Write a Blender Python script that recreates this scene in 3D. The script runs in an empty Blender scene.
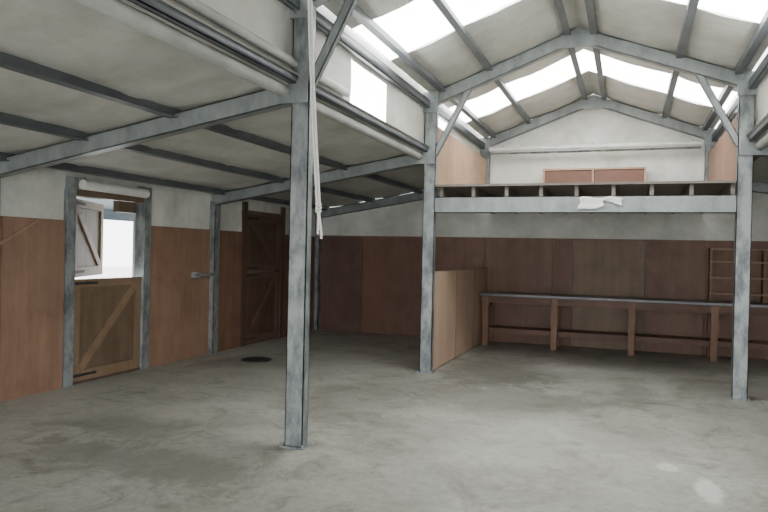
import bpy, math, random
from mathutils import Vector, Matrix, noise
random.seed(4)
H=1.55
XL,XP,XR,XW=-5.76,-2.44,1.18,4.54
XM=(XP+XR)/2
YB=11.85; YF=-2.5
FR=[1.1,4.7,8.3,YB-0.08]
# ---------------- materials ----------------
def newmat(name):
    m=bpy.data.materials.new(name); m.use_nodes=True
    nt=m.node_tree; b=nt.nodes['Principled BSDF']
    return m,nt,b
def noisemat(name,c1,c2,scale=(3,3,3),detail=6,rough=0.7,metal=0.0,bump=0.0,bscale=None,grime=0,lo=.35,hi=.65,spec=.5,gcol=(.55,.5,.42)):
    m,nt,b=newmat(name)
    g=nt.nodes.new('ShaderNodeNewGeometry')
    mp=nt.nodes.new('ShaderNodeMapping'); mp.inputs['Scale'].default_value=scale
    nt.links.new(g.outputs['Position'],mp.inputs['Vector'])
    n=nt.nodes.new('ShaderNodeTexNoise'); n.inputs['Scale'].default_value=1; n.inputs['Detail'].default_value=detail
    n.inputs['Roughness'].default_value=.65
    nt.links.new(mp.outputs[0],n.inputs['Vector'])
    r=nt.nodes.new('ShaderNodeValToRGB')
    r.color_ramp.elements[0].position=lo; r.color_ramp.elements[0].color=(*c1,1)
    r.color_ramp.elements[1].position=hi; r.color_ramp.elements[1].color=(*c2,1)
    nt.links.new(n.outputs['Fac'],r.inputs['Fac'])
    out=r.outputs[0]
    if grime:
        gn=nt.nodes.new('ShaderNodeTexNoise'); gn.inputs['Scale'].default_value=1.7; gn.inputs['Detail'].default_value=9
        gn.inputs['Roughness'].default_value=.7; gn.inputs['Distortion'].default_value=.6
        nt.links.new(g.outputs['Position'],gn.inputs['Vector'])
        gr=nt.nodes.new('ShaderNodeValToRGB'); e=gr.color_ramp.elements
        e[0].position=.34; e[0].color=(*gcol,1); e[1].position=.58; e[1].color=(1,1,1,1)
        nt.links.new(gn.outputs['Fac'],gr.inputs['Fac'])
        x=nt.nodes.new('ShaderNodeMix'); x.data_type='RGBA'; x.blend_type='MULTIPLY'; x.inputs[0].default_value=grime
        nt.links.new(out,x.inputs[6]); nt.links.new(gr.outputs[0],x.inputs[7]); out=x.outputs[2]
    nt.links.new(out,b.inputs['Base Color'])
    b.inputs['Roughness'].default_value=rough; b.inputs['Metallic'].default_value=metal
    b.inputs['Specular IOR Level'].default_value=spec
    if bump:
        n2=nt.nodes.new('ShaderNodeTexNoise'); n2.inputs['Scale'].default_value=bscale or 8; n2.inputs['Detail'].default_value=5
        nt.links.new(g.outputs['Position'],n2.inputs['Vector'])
        bp=nt.nodes.new('ShaderNodeBump'); bp.inputs['Strength'].default_value=bump; bp.inputs['Distance'].default_value=.03
        nt.links.new(n2.outputs['Fac'],bp.inputs['Height']); nt.links.new(bp.outputs[0],b.inputs['Normal'])
    return m
def wood(name,c,dark=.72,vert=True,rough=.5,sc0=None,grime=.7):
    c2=tuple(x*dark for x in c)
    sc=(9,9,.8) if vert else (.9,14,14)
    return noisemat(name,c2,c,sc0 or sc,7,rough,0,.12,30,grime=grime,lo=.3,hi=.7,spec=.4,gcol=(.66,.63,.62))
M={}
M['steel']=noisemat('galvanised_steel',(.21,.235,.24),(.33,.36,.36),(6,6,3),6,.42,.3,.05,20)
M['steel_post']=noisemat('galvanised_post_steel',(.14,.16,.168),(.33,.36,.362),(9,9,4),9,.42,.3,.05,20,lo=.38,hi=.58)
M['purlin']=noisemat('purlin_steel',(.11,.12,.135),(.17,.19,.20),(5,2,5),5,.5,.3)
M['lining']=noisemat('roof_lining_paper',(.50,.51,.47),(.67,.68,.63),(1.3,1.0,1.3),8,.6,0,.3,5,grime=.5,gcol=(.74,.70,.62))
M['roll']=noisemat('insulation_roll',(.34,.35,.34),(.47,.48,.46),(3,3,3),8,.65,0,.4,9)
M['wlining']=noisemat('wall_lining_paper',(.60,.62,.58),(.80,.81,.77),(2,2,2),6,.7,0,.4,5,grime=.45,gcol=(.72,.71,.65))
M['plyA']=wood('plywood_tan',(.355,.215,.145))
M['plyB']=wood('plywood_red',(.235,.12,.082))
M['plyC']=wood('plywood_brown',(.27,.15,.10))
M['plyD']=wood('plywood_dark',(.175,.10,.08))
M['plyG']=wood('plywood_olive_brown',(.27,.185,.115))
M['plyE']=wood('plywood_light',(.68,.49,.36),.85,grime=.3)
M['plyF']=wood('plywood_mid',(.42,.27,.18),.8)
M['door']=wood('door_timber',(.20,.14,.09))
M['door2']=wood('door_frame_timber',(.30,.205,.13))
M['doord']=wood('door_timber_dark',(.13,.08,.058))
M['doord2']=wood('door_rail_timber_dark',(.17,.105,.075))
M['bench']=wood('bench_timber',(.22,.115,.078),.6,False)
M['benchleg']=wood('bench_leg_timber',(.33,.18,.115),.6,True)
M['deck']=wood('deck_timber',(.24,.215,.185),.6,False)
M['cab']=wood('cabinet_red_timber',(.16,.075,.052),.8,False)
M['btop']=noisemat('bench_top_grey',(.14,.15,.17),(.24,.25,.27),(3,6,3),6,.3)
M['white']=noisemat('white_paint',(.70,.71,.68),(.80,.80,.77),(4,4,4),4,.5)
M['pipe']=noisemat('pipe_grey_white',(.50,.52,.52),(.66,.67,.66),(4,4,4),4,.35)
M['rope']=noisemat('white_rope',(.82,.82,.79),(.92,.92,.9),(60,60,90),3,.9)
M['black']=noisemat('cast_iron',(.012,.012,.012),(.04,.038,.035),(9,9,9),4,.6)
M['ground']=noisemat('yard_gravel',(.60,.59,.56),(.72,.71,.68),(3,3,3),8,.9)
M['clad']=noisemat('outer_cladding',(.5,.52,.5),(.6,.62,.6),(2,2,2),3,.6)
M['fascia']=noisemat('veranda_blue_grey_paint',(.10,.13,.16),(.16,.19,.22),(2,2,2),3,.5)
m,nt,b=newmat('translucent_roof_sheet')
b.inputs['Base Color'].default_value=(.9,.93,.9,1); b.inputs['Roughness'].default_value=.5
b.inputs['Emission Color'].default_value=(1,.995,.965,1); b.inputs['Emission Strength'].default_value=14.0  # the sheet's own glow stands in for daylight passing through it
M['sky']=m
# concrete floor
m,nt,b=newmat('concrete_floor'); N=nt.nodes.new; L=nt.links.new
g=N('ShaderNodeNewGeometry')
def nz(scale,detail,rough=.6,dist=0):
    n=N('ShaderNodeTexNoise'); n.inputs['Scale'].default_value=scale; n.inputs['Detail'].default_value=detail
    n.inputs['Roughness'].default_value=rough; n.inputs['Distortion'].default_value=dist
    L(g.outputs['Position'],n.inputs['Vector']); return n
def ramp(src,p0,c0,p1,c1):
    r=N('ShaderNodeValToRGB'); e=r.color_ramp.elements
    e[0].position=p0; e[0].color=(*c0,1); e[1].position=p1; e[1].color=(*c1,1)
    L(src,r.inputs['Fac']); return r
def mix(t,f,a,bb):
    x=N('ShaderNodeMix'); x.data_type='RGBA'; x.blend_type=t
    if isinstance(f,float): x.inputs[0].default_value=f
    else: L(f,x.inputs[0])
    L(a,x.inputs[6]); L(bb,x.inputs[7]); return x.outputs[2]
def math_(op,a,v):
    x=N('ShaderNodeMath'); x.operation=op
    L(a,x.inputs[0])
    if isinstance(v,(int,float)): x.inputs[1].default_value=v
    else: L(v,x.inputs[1])
    return x.outputs[0]
def rgb(c):
    x=N('ShaderNodeRGB'); x.outputs[0].default_value=(*c,1); return x.outputs[0]
edge=nz(3.2,10,.8,.8).outputs['Fac']
def blot(cx,cy,rx,ry,strength,soft=.5,na=1.9):
    mp=N('ShaderNodeMapping'); mp.inputs['Location'].default_value=(-cx/rx,-cy/ry,0); mp.inputs['Scale'].default_value=(1/rx,1/ry,0)
    L(g.outputs['Position'],mp.inputs['Vector'])
    ln=N('ShaderNodeVectorMath'); ln.operation='LENGTH'; L(mp.outputs[0],ln.inputs[0])
    e=math_('MULTIPLY',math_('SUBTRACT',edge,.5),na*2)
    d=math_('ADD',ln.outputs['Value'],e)
    r=ramp(d,1-soft,(strength,)*3,1.0,(0,0,0)); return r.outputs[0]
base=ramp(nz(.55,8,.6,.6).outputs['Fac'],.32,(.33,.33,.295),.68,(.48,.48,.44))
fine=ramp(nz(13,10,.85).outputs['Fac'],.38,(.70,.70,.67),.60,(1,1,1))
st=ramp(nz(1.6,10,.78,1.2).outputs['Fac'],.36,(.56,.54,.48),.49,(1,1,1))
c=mix('MULTIPLY',1.0,base.outputs[0],fine.outputs[0]); c=mix('MULTIPLY',.9,c,st.outputs[0])
for a in ((-1.6,8.9,1.0,1.3,.75,.35),(-1.2,7.2,1.3,.8,.55,.35),(-4.0,4.6,.9,.45,.65),(-3.2,3.9,1.2,.4,.6),(-4.9,8.1,.9,.6,.5),(.4,10.2,1.6,.7,.6),(-.1,6.1,.5,.6,.55,.3),(-2.7,6.3,.8,1.1,.45,.3),(1.9,7.4,.5,1.0,.45),(-1.7,5.4,.7,.7,.5,.3),(.9,9.0,.5,.9,.45),(-.7,4.6,.7,.35,.4,.3),(.1,8.0,.25,.8,.5,.3)):
    c=mix('MIX',blot(*a),c,rgb((.17,.165,.14)))
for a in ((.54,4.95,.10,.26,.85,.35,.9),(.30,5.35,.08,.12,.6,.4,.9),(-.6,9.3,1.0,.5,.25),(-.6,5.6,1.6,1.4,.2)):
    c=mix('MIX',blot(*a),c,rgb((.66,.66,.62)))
L(c,b.inputs['Base Color'])
rr=ramp(nz(1.1,5).outputs['Fac'],.35,(.30,)*3,.65,(.6,)*3); L(rr.outputs[0],b.inputs['Roughness'])
b.inputs['Specular IOR Level'].default_value=.45
bp=N('ShaderNodeBump'); bp.inputs['Strength'].default_value=.15; bp.inputs['Distance'].default_value=.02
L(nz(5,8).outputs['Fac'],bp.inputs['Height']); L(bp.outputs[0],b.inputs['Normal'])
M['floor']=m
# ---------------- mesh builder ----------------
class B:
    def __init__(s,name): s.name=name; s.v=[]; s.f=[]; s.mi=[]; s.mats=[]
    def mi_(s,k):
        if k not in s.mats: s.mats.append(k)
        return s.mats.index(k)
    def prism8(s,P,k):
        o=len(s.v); s.v+=[Vector(p) for p in P]
        for q in ((0,3,2,1),(4,5,6,7),(0,1,5,4),(1,2,6,5),(2,3,7,6),(3,0,4,7)):
            s.f.append([o+i for i in q]); s.mi.append(s.mi_(k))
    def box(s,x0,x1,y0,y1,z0,z1,k):
        s.prism8([(x0,y0,z0),(x1,y0,z0),(x1,y1,z0),(x0,y1,z0),(x0,y0,z1),(x1,y0,z1),(x1,y1,z1),(x0,y1,z1)],k)
    def ob(s,p0,p1,side,ws,wd,k,os=0,od=0):
        p0=Vector(p0);p1=Vector(p1);a=(p1-p0).normalized();sd=Vector(side)
        sd=(sd-a*sd.dot(a)).normalized(); d=sd.cross(a)
        P=[]
        for p in (p0,p1):
            for (i,j) in ((-1,-1),(1,-1),(1,1),(-1,1)):
                P.append(p+sd*(os+i*ws/2)+d*(od+j*wd/2))
        s.prism8(P,k)
    def chan(s,p0,p1,side,depth,fl,k,t=.008):
        s.ob(p0,p1,side,t,depth,k,os=fl/2-t/2)
        for j in (-1,1):
            s.ob(p0,p1,side,fl,t,k,od=j*(depth/2-t/2))
            s.ob(p0,p1,side,t,.025,k,os=-fl/2+t/2,od=j*(depth/2-.0125))
    def cyl(s,p0,p1,r,k,n=14,r1=None):
        p0=Vector(p0);p1=Vector(p1);a=(p1-p0).normalized(); r1=r if r1 is None else r1
        u=a.orthogonal().normalized(); w=a.cross(u); o=len(s.v)
        for p,q in ((p0,r),(p1,r1)):
            for i in range(n):
                t=2*math.pi*i/n; s.v.append(p+u*math.cos(t)*q+w*math.sin(t)*q)
        for i in range(n):
            s.f.append([o+i,o+(i+1)%n,o+n+(i+1)%n,o+n+i]); s.mi.append(s.mi_(k))
        s.f.append([o+i for i in range(n)][::-1]); s.mi.append(s.mi_(k))
        s.f.append([o+n+i for i in range(n)]); s.mi.append(s.mi_(k))
    def grid(s,fn,nu,nv,k,skip=None):
        o=len(s.v)
        for i in range(nu+1):
            for j in range(nv+1): s.v.append(Vector(fn(i/nu,j/nv)))
        for i in range(nu):
            for j in range(nv):
                if skip and skip((i+.5)/nu,(j+.5)/nv): continue
                s.f.append([o+i*(nv+1)+j,o+(i+1)*(nv+1)+j,o+(i+1)*(nv+1)+j+1,o+i*(nv+1)+j+1]); s.mi.append(s.mi_(k))
    def done(s,smooth=False,bevel=0):
        lo=Vector([min(v[i] for v in s.v) for i in range(3)]); hi=Vector([max(v[i] for v in s.v) for i in range(3)])
        c=(lo+hi)/2; me=bpy.data.meshes.new(s.name)
        me.from_pydata([v-c for v in s.v],[],s.f)
        for k in s.mats: me.materials.append(M[k])
        for p,i in zip(me.polygons,s.mi): p.material_index=i; p.use_smooth=smooth
        me.update(); o=bpy.data.objects.new(s.name,me); o.location=c
        bpy.context.collection.objects.link(o)
        if bevel:
            md=o.modifiers.new('bevel','BEVEL'); md.width=bevel; md.segments=2; md.limit_method='ANGLE'
        return o
# ---------------- floor / ground ----------------
b=B('floor'); b.box(XL-.15,XW+.15,YF,YB+.15,-.15,0,'floor'); b.done()
b=B('ground'); b.box(-40,40,-40,45,-.4,-.16,'ground'); b.done()
# ---------------- roof ----------------
RA=.12
def zA(x,side=0):
    if x<XM: return 2.25+(x-XL)*(2.80-2.25)/(XP-XL)
    return 2.25+(XW-x)*(2.80-2.25)/(XW-XR)
def zN(x): return 4.20-.375*abs(x-XM)
strips=[(5.75,6.75),(9.3,10.3)]
purA=[-2.66,-3.65,-4.6,-5.55]; purN=[-2.3,-1.70,-.76,-.46,.48,1.08]
LY=YB-YF; NV=150
def instrip(y): return any(a<y<c for a,c in strips)
def sag(x,pl):
    pl=sorted(pl)
    for a,c in zip(pl,pl[1:]):
        if a<=x<=c: return -.028*math.sin(math.pi*(x-a)/(c-a))*min(1,(c-a)/.6)
    return 0
def surf(x0,x1,zf,pl):
    def fn(u,v):
        x=x0+(x1-x0)*u; y=YF+LY*v
        w=.014*noise.noise(Vector((x*2.2,y*1.1,3)))+.008*noise.noise(Vector((x*7,y*4,8)))
        seam=-.010 if abs((y%1.35)-.1)<.05 else 0
        e=min(u,1-u); e=min(1,e*12)
        return (x,y,zf(x)+RA+(sag(x,pl)+w+seam)*e)
    return fn
b=B('ceiling')
mir=[2*XM-x for x in purA]
b.grid(surf(XL-.1,XP,zA,purA),36,NV,'lining')
b.grid(surf(XR,XW+.1,zA,mir),36,NV,'lining')
sk=lambda u,v: instrip(YF+LY*v)
b.grid(surf(XP-.04,XM,zN,purN),24,NV,'lining',sk)
b.grid(surf(XM,XR+.04,zN,purN),24,NV,'lining',sk)
b.done(True)
wn=1
for (a,c) in strips:
    b=B('window_%d'%wn); wn+=1
    for (x0,x1) in ((XP-.04,XM),(XM,XR+.04)):
        b.grid(lambda u,v:(x0+(x1-x0)*u,a-.05+(c-a+.1)*v,zN(x0+(x1-x0)*u)+RA+.01+.012*math.sin(v*2*math.pi*14)),1,112,'sky')
    b.done(True)
b=B('roof_purlins')
for x in purA+mir:
    z=zA(x)+.085
    b.ob((x,YF,z),(x,YB,z),(1,0,0),.055,.075,'purlin')
    b.ob((x+.02,YF,z-.04),(x+.02,YB,z-.04),(1,0,0),.09,.008,'purlin')
for x in purN:
    z=zN(x)+.085
    b.ob((x,YF,z),(x,YB,z),(1,0,0),.055,.075,'purlin')
    b.ob((x+.01,YF,z-.04),(x+.01,YB,z-.04),(1,0,0),.08,.008,'purlin')
b.done()
# ---------------- portal frames ----------------
for Y in FR:
    b=B('steel_portal_frame'); sd=(0,-1,0); fl=.12
    last = Y>11
    for x,s in ((XP,1),(XR,-1)):
        zb=2.43 if last else 0
        b.chan((x,Y,zb+.012),(x,Y,zN(x)+.02),sd,.155,.09,'steel_post')
        b.box(x-.105,x+.105,Y-.08,Y+.06,zb,zb+.012,'steel_post')
        if not last:
            for dx in (-.09,.09):
                b.cyl((x+dx,Y-.065,.012),(x+dx,Y-.065,.03),.011,'steel',8)
        xe=x+s*.49
        if not last:
            b.chan((x+s*.06,Y-.01,2.82),(xe,Y-.01,zN(xe)-.06),sd,.075,.05,'steel')
        b.chan((x-s*.02,Y,zN(x-s*.02)),(XM,Y,zN(XM)),sd,.15,fl-.01,'steel')
        b.box(x-.1,x+.1,Y-.072,Y-.062,zN(x)-.16,zN(x)+.1,'steel')
        for i in range(4):
            b.cyl((x-.05+.1*(i%2),Y-.085,zN(x)-.11+.13*(i//2)),(x-.05+.1*(i%2),Y-.07,zN(x)-.11+.13*(i//2)),.012,'steel',8)
        xw=XL if s>0 else XW
        b.chan((x-s*.07,Y,zA(x-s*.07)),(xw+s*.03,Y,zA(xw+s*.03)),sd,.15,fl-.01,'steel')
        b.box(x-s*.25 if s>0 else x-.07,x+.07 if s>0 else x+.25,Y-.07,Y-.062,2.70,2.88,'steel')
        q=.02 if Y>8 else -.05
        b.chan((xw+s*q,Y,.0),(xw+s*q,Y,zA(xw+s*.02)-.02),sd,.15,.13,'steel_post')
    o=len(b.v)
    for y in (Y-.074,Y-.062):
        for (dx,z) in ((-.2,zN(XM)-.155),(.2,zN(XM)-.155),(.2,zN(XM)-.0),(0,zN(XM)+.07),(-.2,zN(XM)-.0)):
            b.v.append(Vector((XM+dx,y,z)))
    k=b.mi_('steel')
    for f in ([0,1,2,3,4],[9,8,7,6,5],[0,5,6,1],[1,6,7,2],[2,7,8,3],[3,8,9,4],[4,9,5,0]): b.f.append([o+i for i in f]); b.mi.append(k)
    b.done()
# ---------------- clerestory walls ----------------
cl=[(5.85,6.85,2.93,3.38),(8.75,9.5,3.27,3.52)]
for x,s,nm in ((XP,-1,'left'),(XR,1,'right')):
    b=B('wall_clerestory_'+nm); xo=x+s*.095
    ys=[YF]+[q for w in cl for q in w[:2]]+[YB]
    z0,z1=2.84,zN(x)+RA+.03
    def lin(y0,y1,za,zb):
        n=max(1,int((y1-y0)/.15)); m=max(1,int((zb-za)/.12))
        b.grid(lambda u,v:(xo+.014*noise.noise(Vector((0,(y0+(y1-y0)*u)*3,(za+(zb-za)*v)*5))),y0+(y1-y0)*u,za+(zb-za)*v),n,m,'lining')
    for i in range(0,len(ys),2): lin(ys[i],ys[i+1],z0,z1)
    for w in cl: lin(w[0],w[1],z0,w[2]); lin(w[0],w[1],w[3],z1)
    b.box(xo+s*.02,xo+s*.03,YF,cl[0][0],z0,z1,'clad'); b.box(xo+s*.02,xo+s*.03,cl[0][1],cl[1][0],z0,z1,'clad'); b.box(xo+s*.02,xo+s*.03,cl[1][1],YB,z0,z1,'clad')
    b.chan((x+s*.04,YF,3.47),(x+s*.04,YB,3.47),(-s,0,0),.10,.06,'purlin')
    b.chan((x+s*.05,YF,2.885),(x+s*.05,YB,2.885),(-s,0,0),.07,.05,'purlin')
    b.cyl((x+s*.135,YF,2.80),(x+s*.135,YB,2.80),.05,'roll',16)
    b.cyl((x+s*.06,YF,3.02),(x+s*.06,5.7,3.02),.035,'roll',14)
    b.done(True)
    b=B('window_%d'%wn); wn+=1
    for w in cl: b.box(xo+s*.012,xo+s*.018,w[0]-.02,w[1]+.02,w[2]-.02,w[3]+.02,'sky')
    b.done()
# ---------------- walls ----------------
PT=1.82
def plyrun(b,axis,c,a0,a1,z0,z1,pat,face,skip=()):
    i=0;a=a0
    while a<a1-.01:
        e=min(a+1.2,a1)
        k=pat[i%len(pat)]
        if axis=='y': b.box(min(c,c+face*.018),max(c,c+face*.018),a+.003,e-.003,z0,z1,k)
        else: b.box(a+.003,e-.003,min(c,c+face*.018),max(c,c+face*.018),z0,z1,k)
        a=e;i+=1
def wl(b,axis,c,a0,a1,z0,zf,amp=.012):
    n=max(2,int((a1-a0)/.12))
    def fn(u,v):
        a=a0+(a1-a0)*u; zt=zf(a); z=z0+(zt-z0)*v
        o=amp*noise.noise(Vector((a*3,z*3,c)))
        return (c+o,a,z) if axis=='y' else (a,c+o,z)
    b.grid(fn,n,8,'wlining')
D1=(5.70,6.80); D2=(9.22,10.32); DT=2.10; JW=.13
b=B('wall_left')
zt=lambda a:zA(XL)+RA
def outer(y0,y1,z0,z1): b.box(XL-.14,XL-.11,y0,y1,z0,z1,'clad')
outer(YF,D1[0],0,2.45); outer(D1[0],D1[1],DT,2.45); outer(D1[1],YB,0,2.45)
for y0,y1 in ((YF,D1[0]-JW),(D1[1]+JW,D2[0]-JW),(D2[1]+JW,YB)):
    wl(b,'y',XL,y0,y1,PT-.05,zt)
for d in (D1,D2): wl(b,'y',XL,d[0]-JW,d[1]+JW,DT+.06,zt)
plyrun(b,'y',XL,YF,2.4,0,PT,['plyA'],1)
plyrun(b,'y',XL,2.4,D1[0]-JW,0,PT,['plyA','plyC','plyA'],1)
plyrun(b,'y',XL,D1[1]+JW,8.24,0,PT,['plyA'],1)
plyrun(b,'y',XL,8.36,D2[0]-JW,0,PT,['plyC'],1)
plyrun(b,'y',XL,D2[1]+JW,YB,0,PT,['plyB'],1)
b.ob((XL+.03,4.75,PT-.28),(XL+.03,5.2,PT-.02),(1,0,0),.02,.025,'plyF')
b.done()
tn=1
for d in (D1,D2):
    b=B('trim_%d'%tn); tn+=1
    for y in (d[0]-JW/2,d[1]+JW/2):
        b.box(XL-.11,XL+.035,y-JW/2+.01,y+JW/2,0,2.3,'steel_post' if d is D1 else 'doord')
    b.box(XL-.11,XL+.03,d[0],d[1],DT,DT+.07,'door')
    b.box(XL-.11,XL+.01,d[0],d[1],0,.03,'doord')
    b.done()
def leaf(b,w,z0,z1,T,k,kf,mirror=False,both=True):
    def lb(x0,x1,u0,u1,za,zb,kk):
        b.prism8([T(x0,u0,za),T(x1,u0,za),T(x1,u1,za),T(x0,u1,za),T(x0,u0,zb),T(x1,u0,zb),T(x1,u1,zb),T(x0,u1,zb)],kk)
    n=7
    for i in range(n): lb(-.012,.012,w*i/n+.002,w*(i+1)/n-.002,z0,z1,k)
    s=.09
    lb(.012,.035,0,w,z0,z0+s+.02,kf); lb(.012,.035,0,w,z1-s,z1,kf)
    lb(.012,.035,0,s,z0+s+.02,z1-s,kf); lb(.012,.035,w-s,w,z0+s+.02,z1-s,kf)
    ua,ub=(s,w-s) if not mirror else (w-s,s)
    za,zb=z0+s+.02,z1-s; h=.06
    P=[]
    for x in (.013,.033):
        P.append([(x,ua,za),(x,ua+(h if not mirror else -h)*1.2,za),(x,ub,zb-h),(x,ub,zb),(x,ub-(h if not mirror else -h)*1.2,zb),(x,ua,za+h)])
    o=len(b.v); mi=b.mi_(kf)
    for row in P:
        for p in row: b.v.append(Vector(T(*p)))
    b.f.append([o+i for i in range(6)]); b.f.append([o+6+i for i in range(6)][::-1]); b.mi+= [mi,mi]
    for i in range(6):
        j=(i+1)%6; b.f.append([o+i,o+j,o+6+j,o+6+i]); b.mi.append(mi)
    for z in (z0+.06,z1-.045): lb(.035,.04,0,.35,z-.015,z+.015,'black')
b=B('door_1')
leaf(b,D1[1]-D1[0]-.02,.035,1.17,lambda x,u,z:(XL+x-.02,D1[0]+.01+u,z),'door','door2')
an=math.radians(27)
leaf(b,D1[1]-D1[0]-.04,1.19,DT-.03,lambda x,u,z:(XL-.04-math.sin(an)*u+math.cos(an)*x,D1[0]+.01+math.cos(an)*u+math.sin(an)*x,z),'door','door2',True)
b.box(XL-.02,XL+.06,D1[0]+.62,D1[0]+.92,DT-.14,DT-.01,'door')
b.done()
b=B('door_2')
leaf(b,D2[1]-D2[0]-.02,.035,1.17,lambda x,u,z:(XL+x-.02,D2[0]+.01+u,z),'doord','doord2')
leaf(b,D2[1]-D2[0]-.02,1.185,DT-.01,lambda x,u,z:(XL+x-.02,D2[0]+.01+u,z),'doord','doord2',True)
b.done()
# veranda outside the stable door
b=B('veranda_roof')
b.ob((XL-.14,6.5,2.36),(XL-1.7,6.5,2.12),(0,1,0),9,.04,'fascia')
b.box(XL-1.75,XL-1.70,2.0,11.0,1.95,2.15,'fascia')
for y in (2.2,10.8): b.box(XL-1.72,XL-1.62,y-.05,y+.05,-.16,2.12,'fascia')
b.done()
b=B('door_latch_bar')
b.ob((XL+.12,7.75,1.17),(XL+.12,8.22,1.17),(1,0,0),.02,.03,'steel_post'); b.box(XL+.018,XL+.13,7.8,7.86,1.13,1.21,'steel_post'); b.done()
b=B('rolled_blind'); b.cyl((XL+.1,D1[0]+.02,DT+.12),(XL+.1,D1[1]-.05,DT+.11),.055,'white',18)
for y in (D1[0]+.05,D1[1]-.1): b.box(XL+.0,XL+.1,y,y+.02,DT+.09,DT+.2,'steel')
b.done()
b=B('wall_right')
b.box(XW+.11,XW+.14,YF,YB,0,2.45,'clad'); wl(b,'y',XW,YF,YB,PT-.05,zt); plyrun(b,'y',XW,YF,YB,0,PT,['plyA','plyC'],-1)
b.done()
b=B('wall_back')
b.box(XL-.1,XW+.1,YB+.1,YB+.14,0,2.4,'clad')
def zroof(x):
    if XP-.1<x<XR+.1: return zN(x)+RA
    return zA(x)+RA
for x0,x1 in ((XL,XP-.1),(XP-.1,XM),(XM,XR+.1),(XR+.1,XW)):
    e=.0005
    wl(b,'x',YB+.01,x0,x1,PT-.05,lambda a:zroof(min(max(a,x0+e),x1-e)),.01)
for x0,x1,p in ((XL,-4.8,['plyD']),(-4.8,XP,['plyB','plyC']),(XP,-.9,['plyC','plyB']),(-.9,.25,['plyG']),(.25,1.15,['plyC']),(1.15,XW,['plyC','plyB'])):
    plyrun(b,'x',YB,x0,x1,0,PT+.02,p,-1)
b.box(XL,XW,YB-.03,YB-.018,PT-.0,PT+.03,'plyC')
b.done()
b=B('wall_partition')
y=8.37
for i in range(3):
    y1=min(y+1.2,YB-.02); b.box(XP+.045,XP+.063,y+.003,y1-.003,.02,1.3,'plyE'); b.box(XP-.063,XP-.045,y+.003,y1-.003,.02,1.3,'plyC'); y=y1
for y in (8.40,9.57,10.77,YB-.06): b.box(XP-.045,XP+.045,y-.025,y+.025,0,1.28,'plyE')
b.box(XP-.045,XP+.045,8.37,YB-.03,1.27,1.3,'plyE'); b.box(XP-.045,XP+.045,8.37,YB-.03,0,.05,'plyE')
for y in (9.57,10.77): b.box(XP+.063,XP+.068,y-.02,y+.02,.02,1.3,'plyF')
b.done()
# ---------------- mezzanine ----------------
b=B('mezzanine_floor')
b.chan((XP+.08,8.3,2.17),(XR-.08,8.3,2.17),(0,-1,0),.2,.09,'steel')
x=XP+.15
while x<XR-.1:
    b.box(x-.022,x+.022,8.30,YB-.02,2.275,2.40,'deck'); x+=.42
yy=8.24
while yy<YB-.03:
    b.box(XP+.09,XR-.09,yy,min(yy+.28,YB-.02),2.402,2.43,'deck'); yy+=.284
b.done()
for x,s,nm in ((XP,1,'left'),(XR,-1,'right')):
    b=B('wall_mezzanine_'+nm)
    xx=x+s*.02
    plyrun(b,'y',xx,8.38,YB-.16,2.43,3.22,['plyF','plyF'] if s>0 else ['plyC'],s)
    for yq in (8.42,9.6,10.8): b.box(min(xx-s*.05,xx),max(xx-s*.05,xx),yq,yq+.045,2.43,3.2,'plyE')
    b.done()
b=B('wooden_cabinet')
x0,x1=-1.40,.23;z0,z1=2.432,3.01;yf=11.45
b.box(x0,x1,yf,YB-.03,z0,z0+.03,'plyF'); b.box(x0,x1,yf,YB-.03,z1-.03,z1,'plyF')
for x in (x0,(x0+x1)/2-.02,x1-.035): b.box(x,x+.035,yf,YB-.03,z0+.03,z1-.03,'plyF')
b.box(x0,x1,YB-.05,YB-.03,z0,z1,'cab')
xm=(x0+x1)/2
for a,c in ((x0+.04,xm-.025),(xm+.02,x1-.04)):
    b.box(a,c,yf+.02,yf+.04,z0+.035,z1-.035,'cab'); b.cyl(((a+c)/2,yf-.005,z0+.3),((a+c)/2,yf+.02,z0+.3),.018,'black',10)
b.done()
b=B('ceiling_pipe'); b.cyl((XP+.12,11.5,3.37),(XR-.15,11.5,3.37),.04,'pipe',16)
for x in (-2.1,-.6,.9): b.box(x-.015,x+.015,11.5,YB,3.41,3.425,'steel')
b.cyl((XP+.12,11.62,3.315),(XR-.15,11.62,3.315),.018,'steel_post',10)  # thin dark rod added below the pipe as its shaded underside
b.done()
b=B('white_rag')
def rag(u,v):
    x=-.58+.50*u
    z=2.25-(.12+.03*math.sin(u*5+1))*v
    return (x+.015*math.sin(v*5+u*3),8.236-.004*math.sin(u*14)-.003*math.sin(v*9),z+.012*math.sin(u*11))
b.grid(rag,24,8,'white',lambda u,v: (u>.6 and v>.62+.3*math.sin(u*9)) )
o=b.done(True); md=o.modifiers.new('sol','SOLIDIFY'); md.thickness=.004
# ---------------- workbench ----------------
b=B('workbench')
xa,xb=XP+.08,3.55
b.box(xa,xb,11.16,YB-.03,.85,.89,'btop')
b.box(xa,xb,11.2,11.24,.73,.85,'bench'); b.box(xa,xb,YB-.08,YB-.04,.73,.85,'bench')
for x in (-2.27,-1.13,.06,1.24,2.42,3.45):
    b.box(x-.05,x+.05,11.2,11.29,0,.73,'benchleg'); b.box(x-.04,x+.04,YB-.13,YB-.05,0,.73,'benchleg')
    b.box(x-.02,x+.02,11.29,YB-.13,.65,.73,'benchleg'); b.box(x-.02,x+.02,11.29,YB-.13,.2,.27,'benchleg')
    b.box(x-.055,x+.055,11.185,11.2,.40,.84,'benchleg')
for y in (11.36,11.5,11.64): b.box(xa+.03,xb-.03,y,y+.13,.27,.295,'bench')
b.box(xa+.03,xb-.03,11.34,11.36,.2,.295,'bench')
b.done(bevel=.004)
b=B('wall_shelf')
sx0,sx1=1.2,2.7
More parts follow.
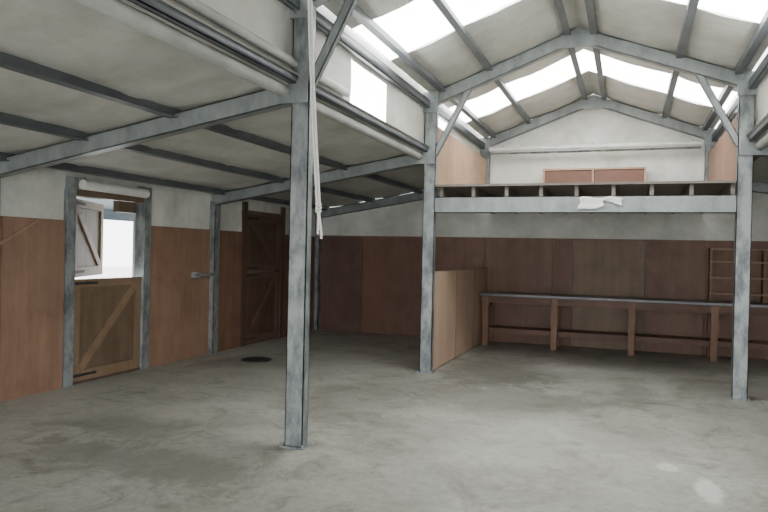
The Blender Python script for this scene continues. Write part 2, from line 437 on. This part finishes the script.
for x in (sx0,sx0+.75,sx1-.04): b.box(x,x+.04,11.63,YB-.02,.89,1.72,'benchleg')
for z in (1.0,1.25,1.5,1.7): b.box(sx0+.0,sx1,11.6,YB-.02,z,z+.025,'plyF')
b.done()
# ---------------- drain ----------------
b=B('floor_drain'); cx,cy=-4.86,8.12; n=28
for i in range(n):
    t0=2*math.pi*i/n;t1=2*math.pi*(i+1)/n
    P=[]
    for z in (0,.012):
        for r,t in ((.17,t0),(.21,t0),(.21,t1),(.17,t1)): P.append((cx+r*math.cos(t),cy+r*math.sin(t),z))
    b.prism8(P,'black')
b.cyl((cx,cy,0.0),(cx,cy,.004),.17,'black',28)
for i in range(-4,5):
    x=i*.035; hh=math.sqrt(.17**2-x*x); b.box(cx+x-.007,cx+x+.007,cy-hh,cy+hh,.004,.011,'black')
b.done()
# ---------------- rope ----------------
cu=bpy.data.curves.new('hanging_rope','CURVE'); cu.dimensions='3D'; cu.bevel_depth=.0085; cu.bevel_resolution=3
def spl(pts,cyc=False):
    s=cu.splines.new('BEZIER'); s.bezier_points.add(len(pts)-1); s.use_cyclic_u=cyc
    for p,q in zip(s.bezier_points,pts): p.co=q; p.handle_left_type=p.handle_right_type='AUTO'
tx,ty,tz=-2.085,4.05,3.60; bx,by,bz=-1.985,4.08,1.85
def P(t,ph):
    return (tx+(bx-tx)*t+.009*math.cos(ph)- .010*math.sin(t*math.pi),ty+(by-ty)*t+.009*math.sin(ph),tz+(bz-tz)*t)
spl([P(i/14,.4) for i in range(15)]); spl([P(i/14,.4+math.pi) for i in range(15)])
for z in (1.86,1.838,1.816): spl([(bx+.014*math.cos(a),by+.014*math.sin(a),z+.006*math.sin(a*2)) for a in [k*math.pi/3 for k in range(6)]],True)
for dx,dy,l in ((.0,0,.17),(.02,.01,.2),(.035,-.01,.18),(.012,-.012,.14)):
    spl([(bx,by,1.83),(bx+dx*.6,by+dy,1.83-l*.5),(bx+dx,by+dy*1.5,1.83-l)])
spl([(tx-.0,ty,tz-.0),(tx-.03,ty,tz+.02),(tx-.1,ty,tz+.04),(-2.29,ty,zN(-2.3)+.04)])
ro=bpy.data.objects.new('hanging_rope',cu); cu.materials.append(M['rope']); bpy.context.collection.objects.link(ro)
b=B('wall_front')
for x0,x1 in ((XL,XP-.1),(XP-.1,XM),(XM,XR+.1),(XR+.1,XW)):
    e=.0005
    wl(b,'x',YF,x0,x1,2.25,lambda a:zroof(min(max(a,x0+e),x1-e))+.02,.005)
b.done()
# ---------------- light ----------------
w=bpy.data.worlds.new('World'); bpy.context.scene.world=w; w.use_nodes=True
bg=w.node_tree.nodes['Background']; bg.inputs[0].default_value=(.96,.98,1,1); bg.inputs[1].default_value=6.5
def area(name,loc,rot,sx,sy,e,col=(1,1,1)):
    l=bpy.data.lights.new(name,'AREA'); l.shape='RECTANGLE'; l.size=sx; l.size_y=sy; l.energy=e; l.color=col
    o=bpy.data.objects.new(name,l); o.location=loc; o.rotation_euler=rot; bpy.context.collection.objects.link(o)
area('open_door_daylight',(XM+1.2,YF+.05,1.2),(math.radians(90),0,0),6,2.2,60,(.97,.99,1))
# ---------------- camera ----------------
cam=bpy.data.cameras.new('camera'); cam.lens=665*36/768; cam.sensor_width=36; cam.clip_start=.05
co=bpy.data.objects.new('camera',cam); bpy.context.collection.objects.link(co)
th=math.atan(245/665); pit=math.atan(-4/665); rl=math.atan(.022)
f0=Vector((-math.sin(th),math.cos(th),0)); r0=Vector((math.cos(th),math.sin(th),0)); up=Vector((0,0,1))
f=(f0*math.cos(pit)+up*math.sin(pit)).normalized(); u0=r0.cross(f)
r=r0*math.cos(rl)+u0*math.sin(rl); u=r.cross(f)
mt=Matrix((r,u,-f)).transposed().to_4x4(); mt.translation=Vector((0,0,H)); co.matrix_world=mt
bpy.context.scene.camera=co
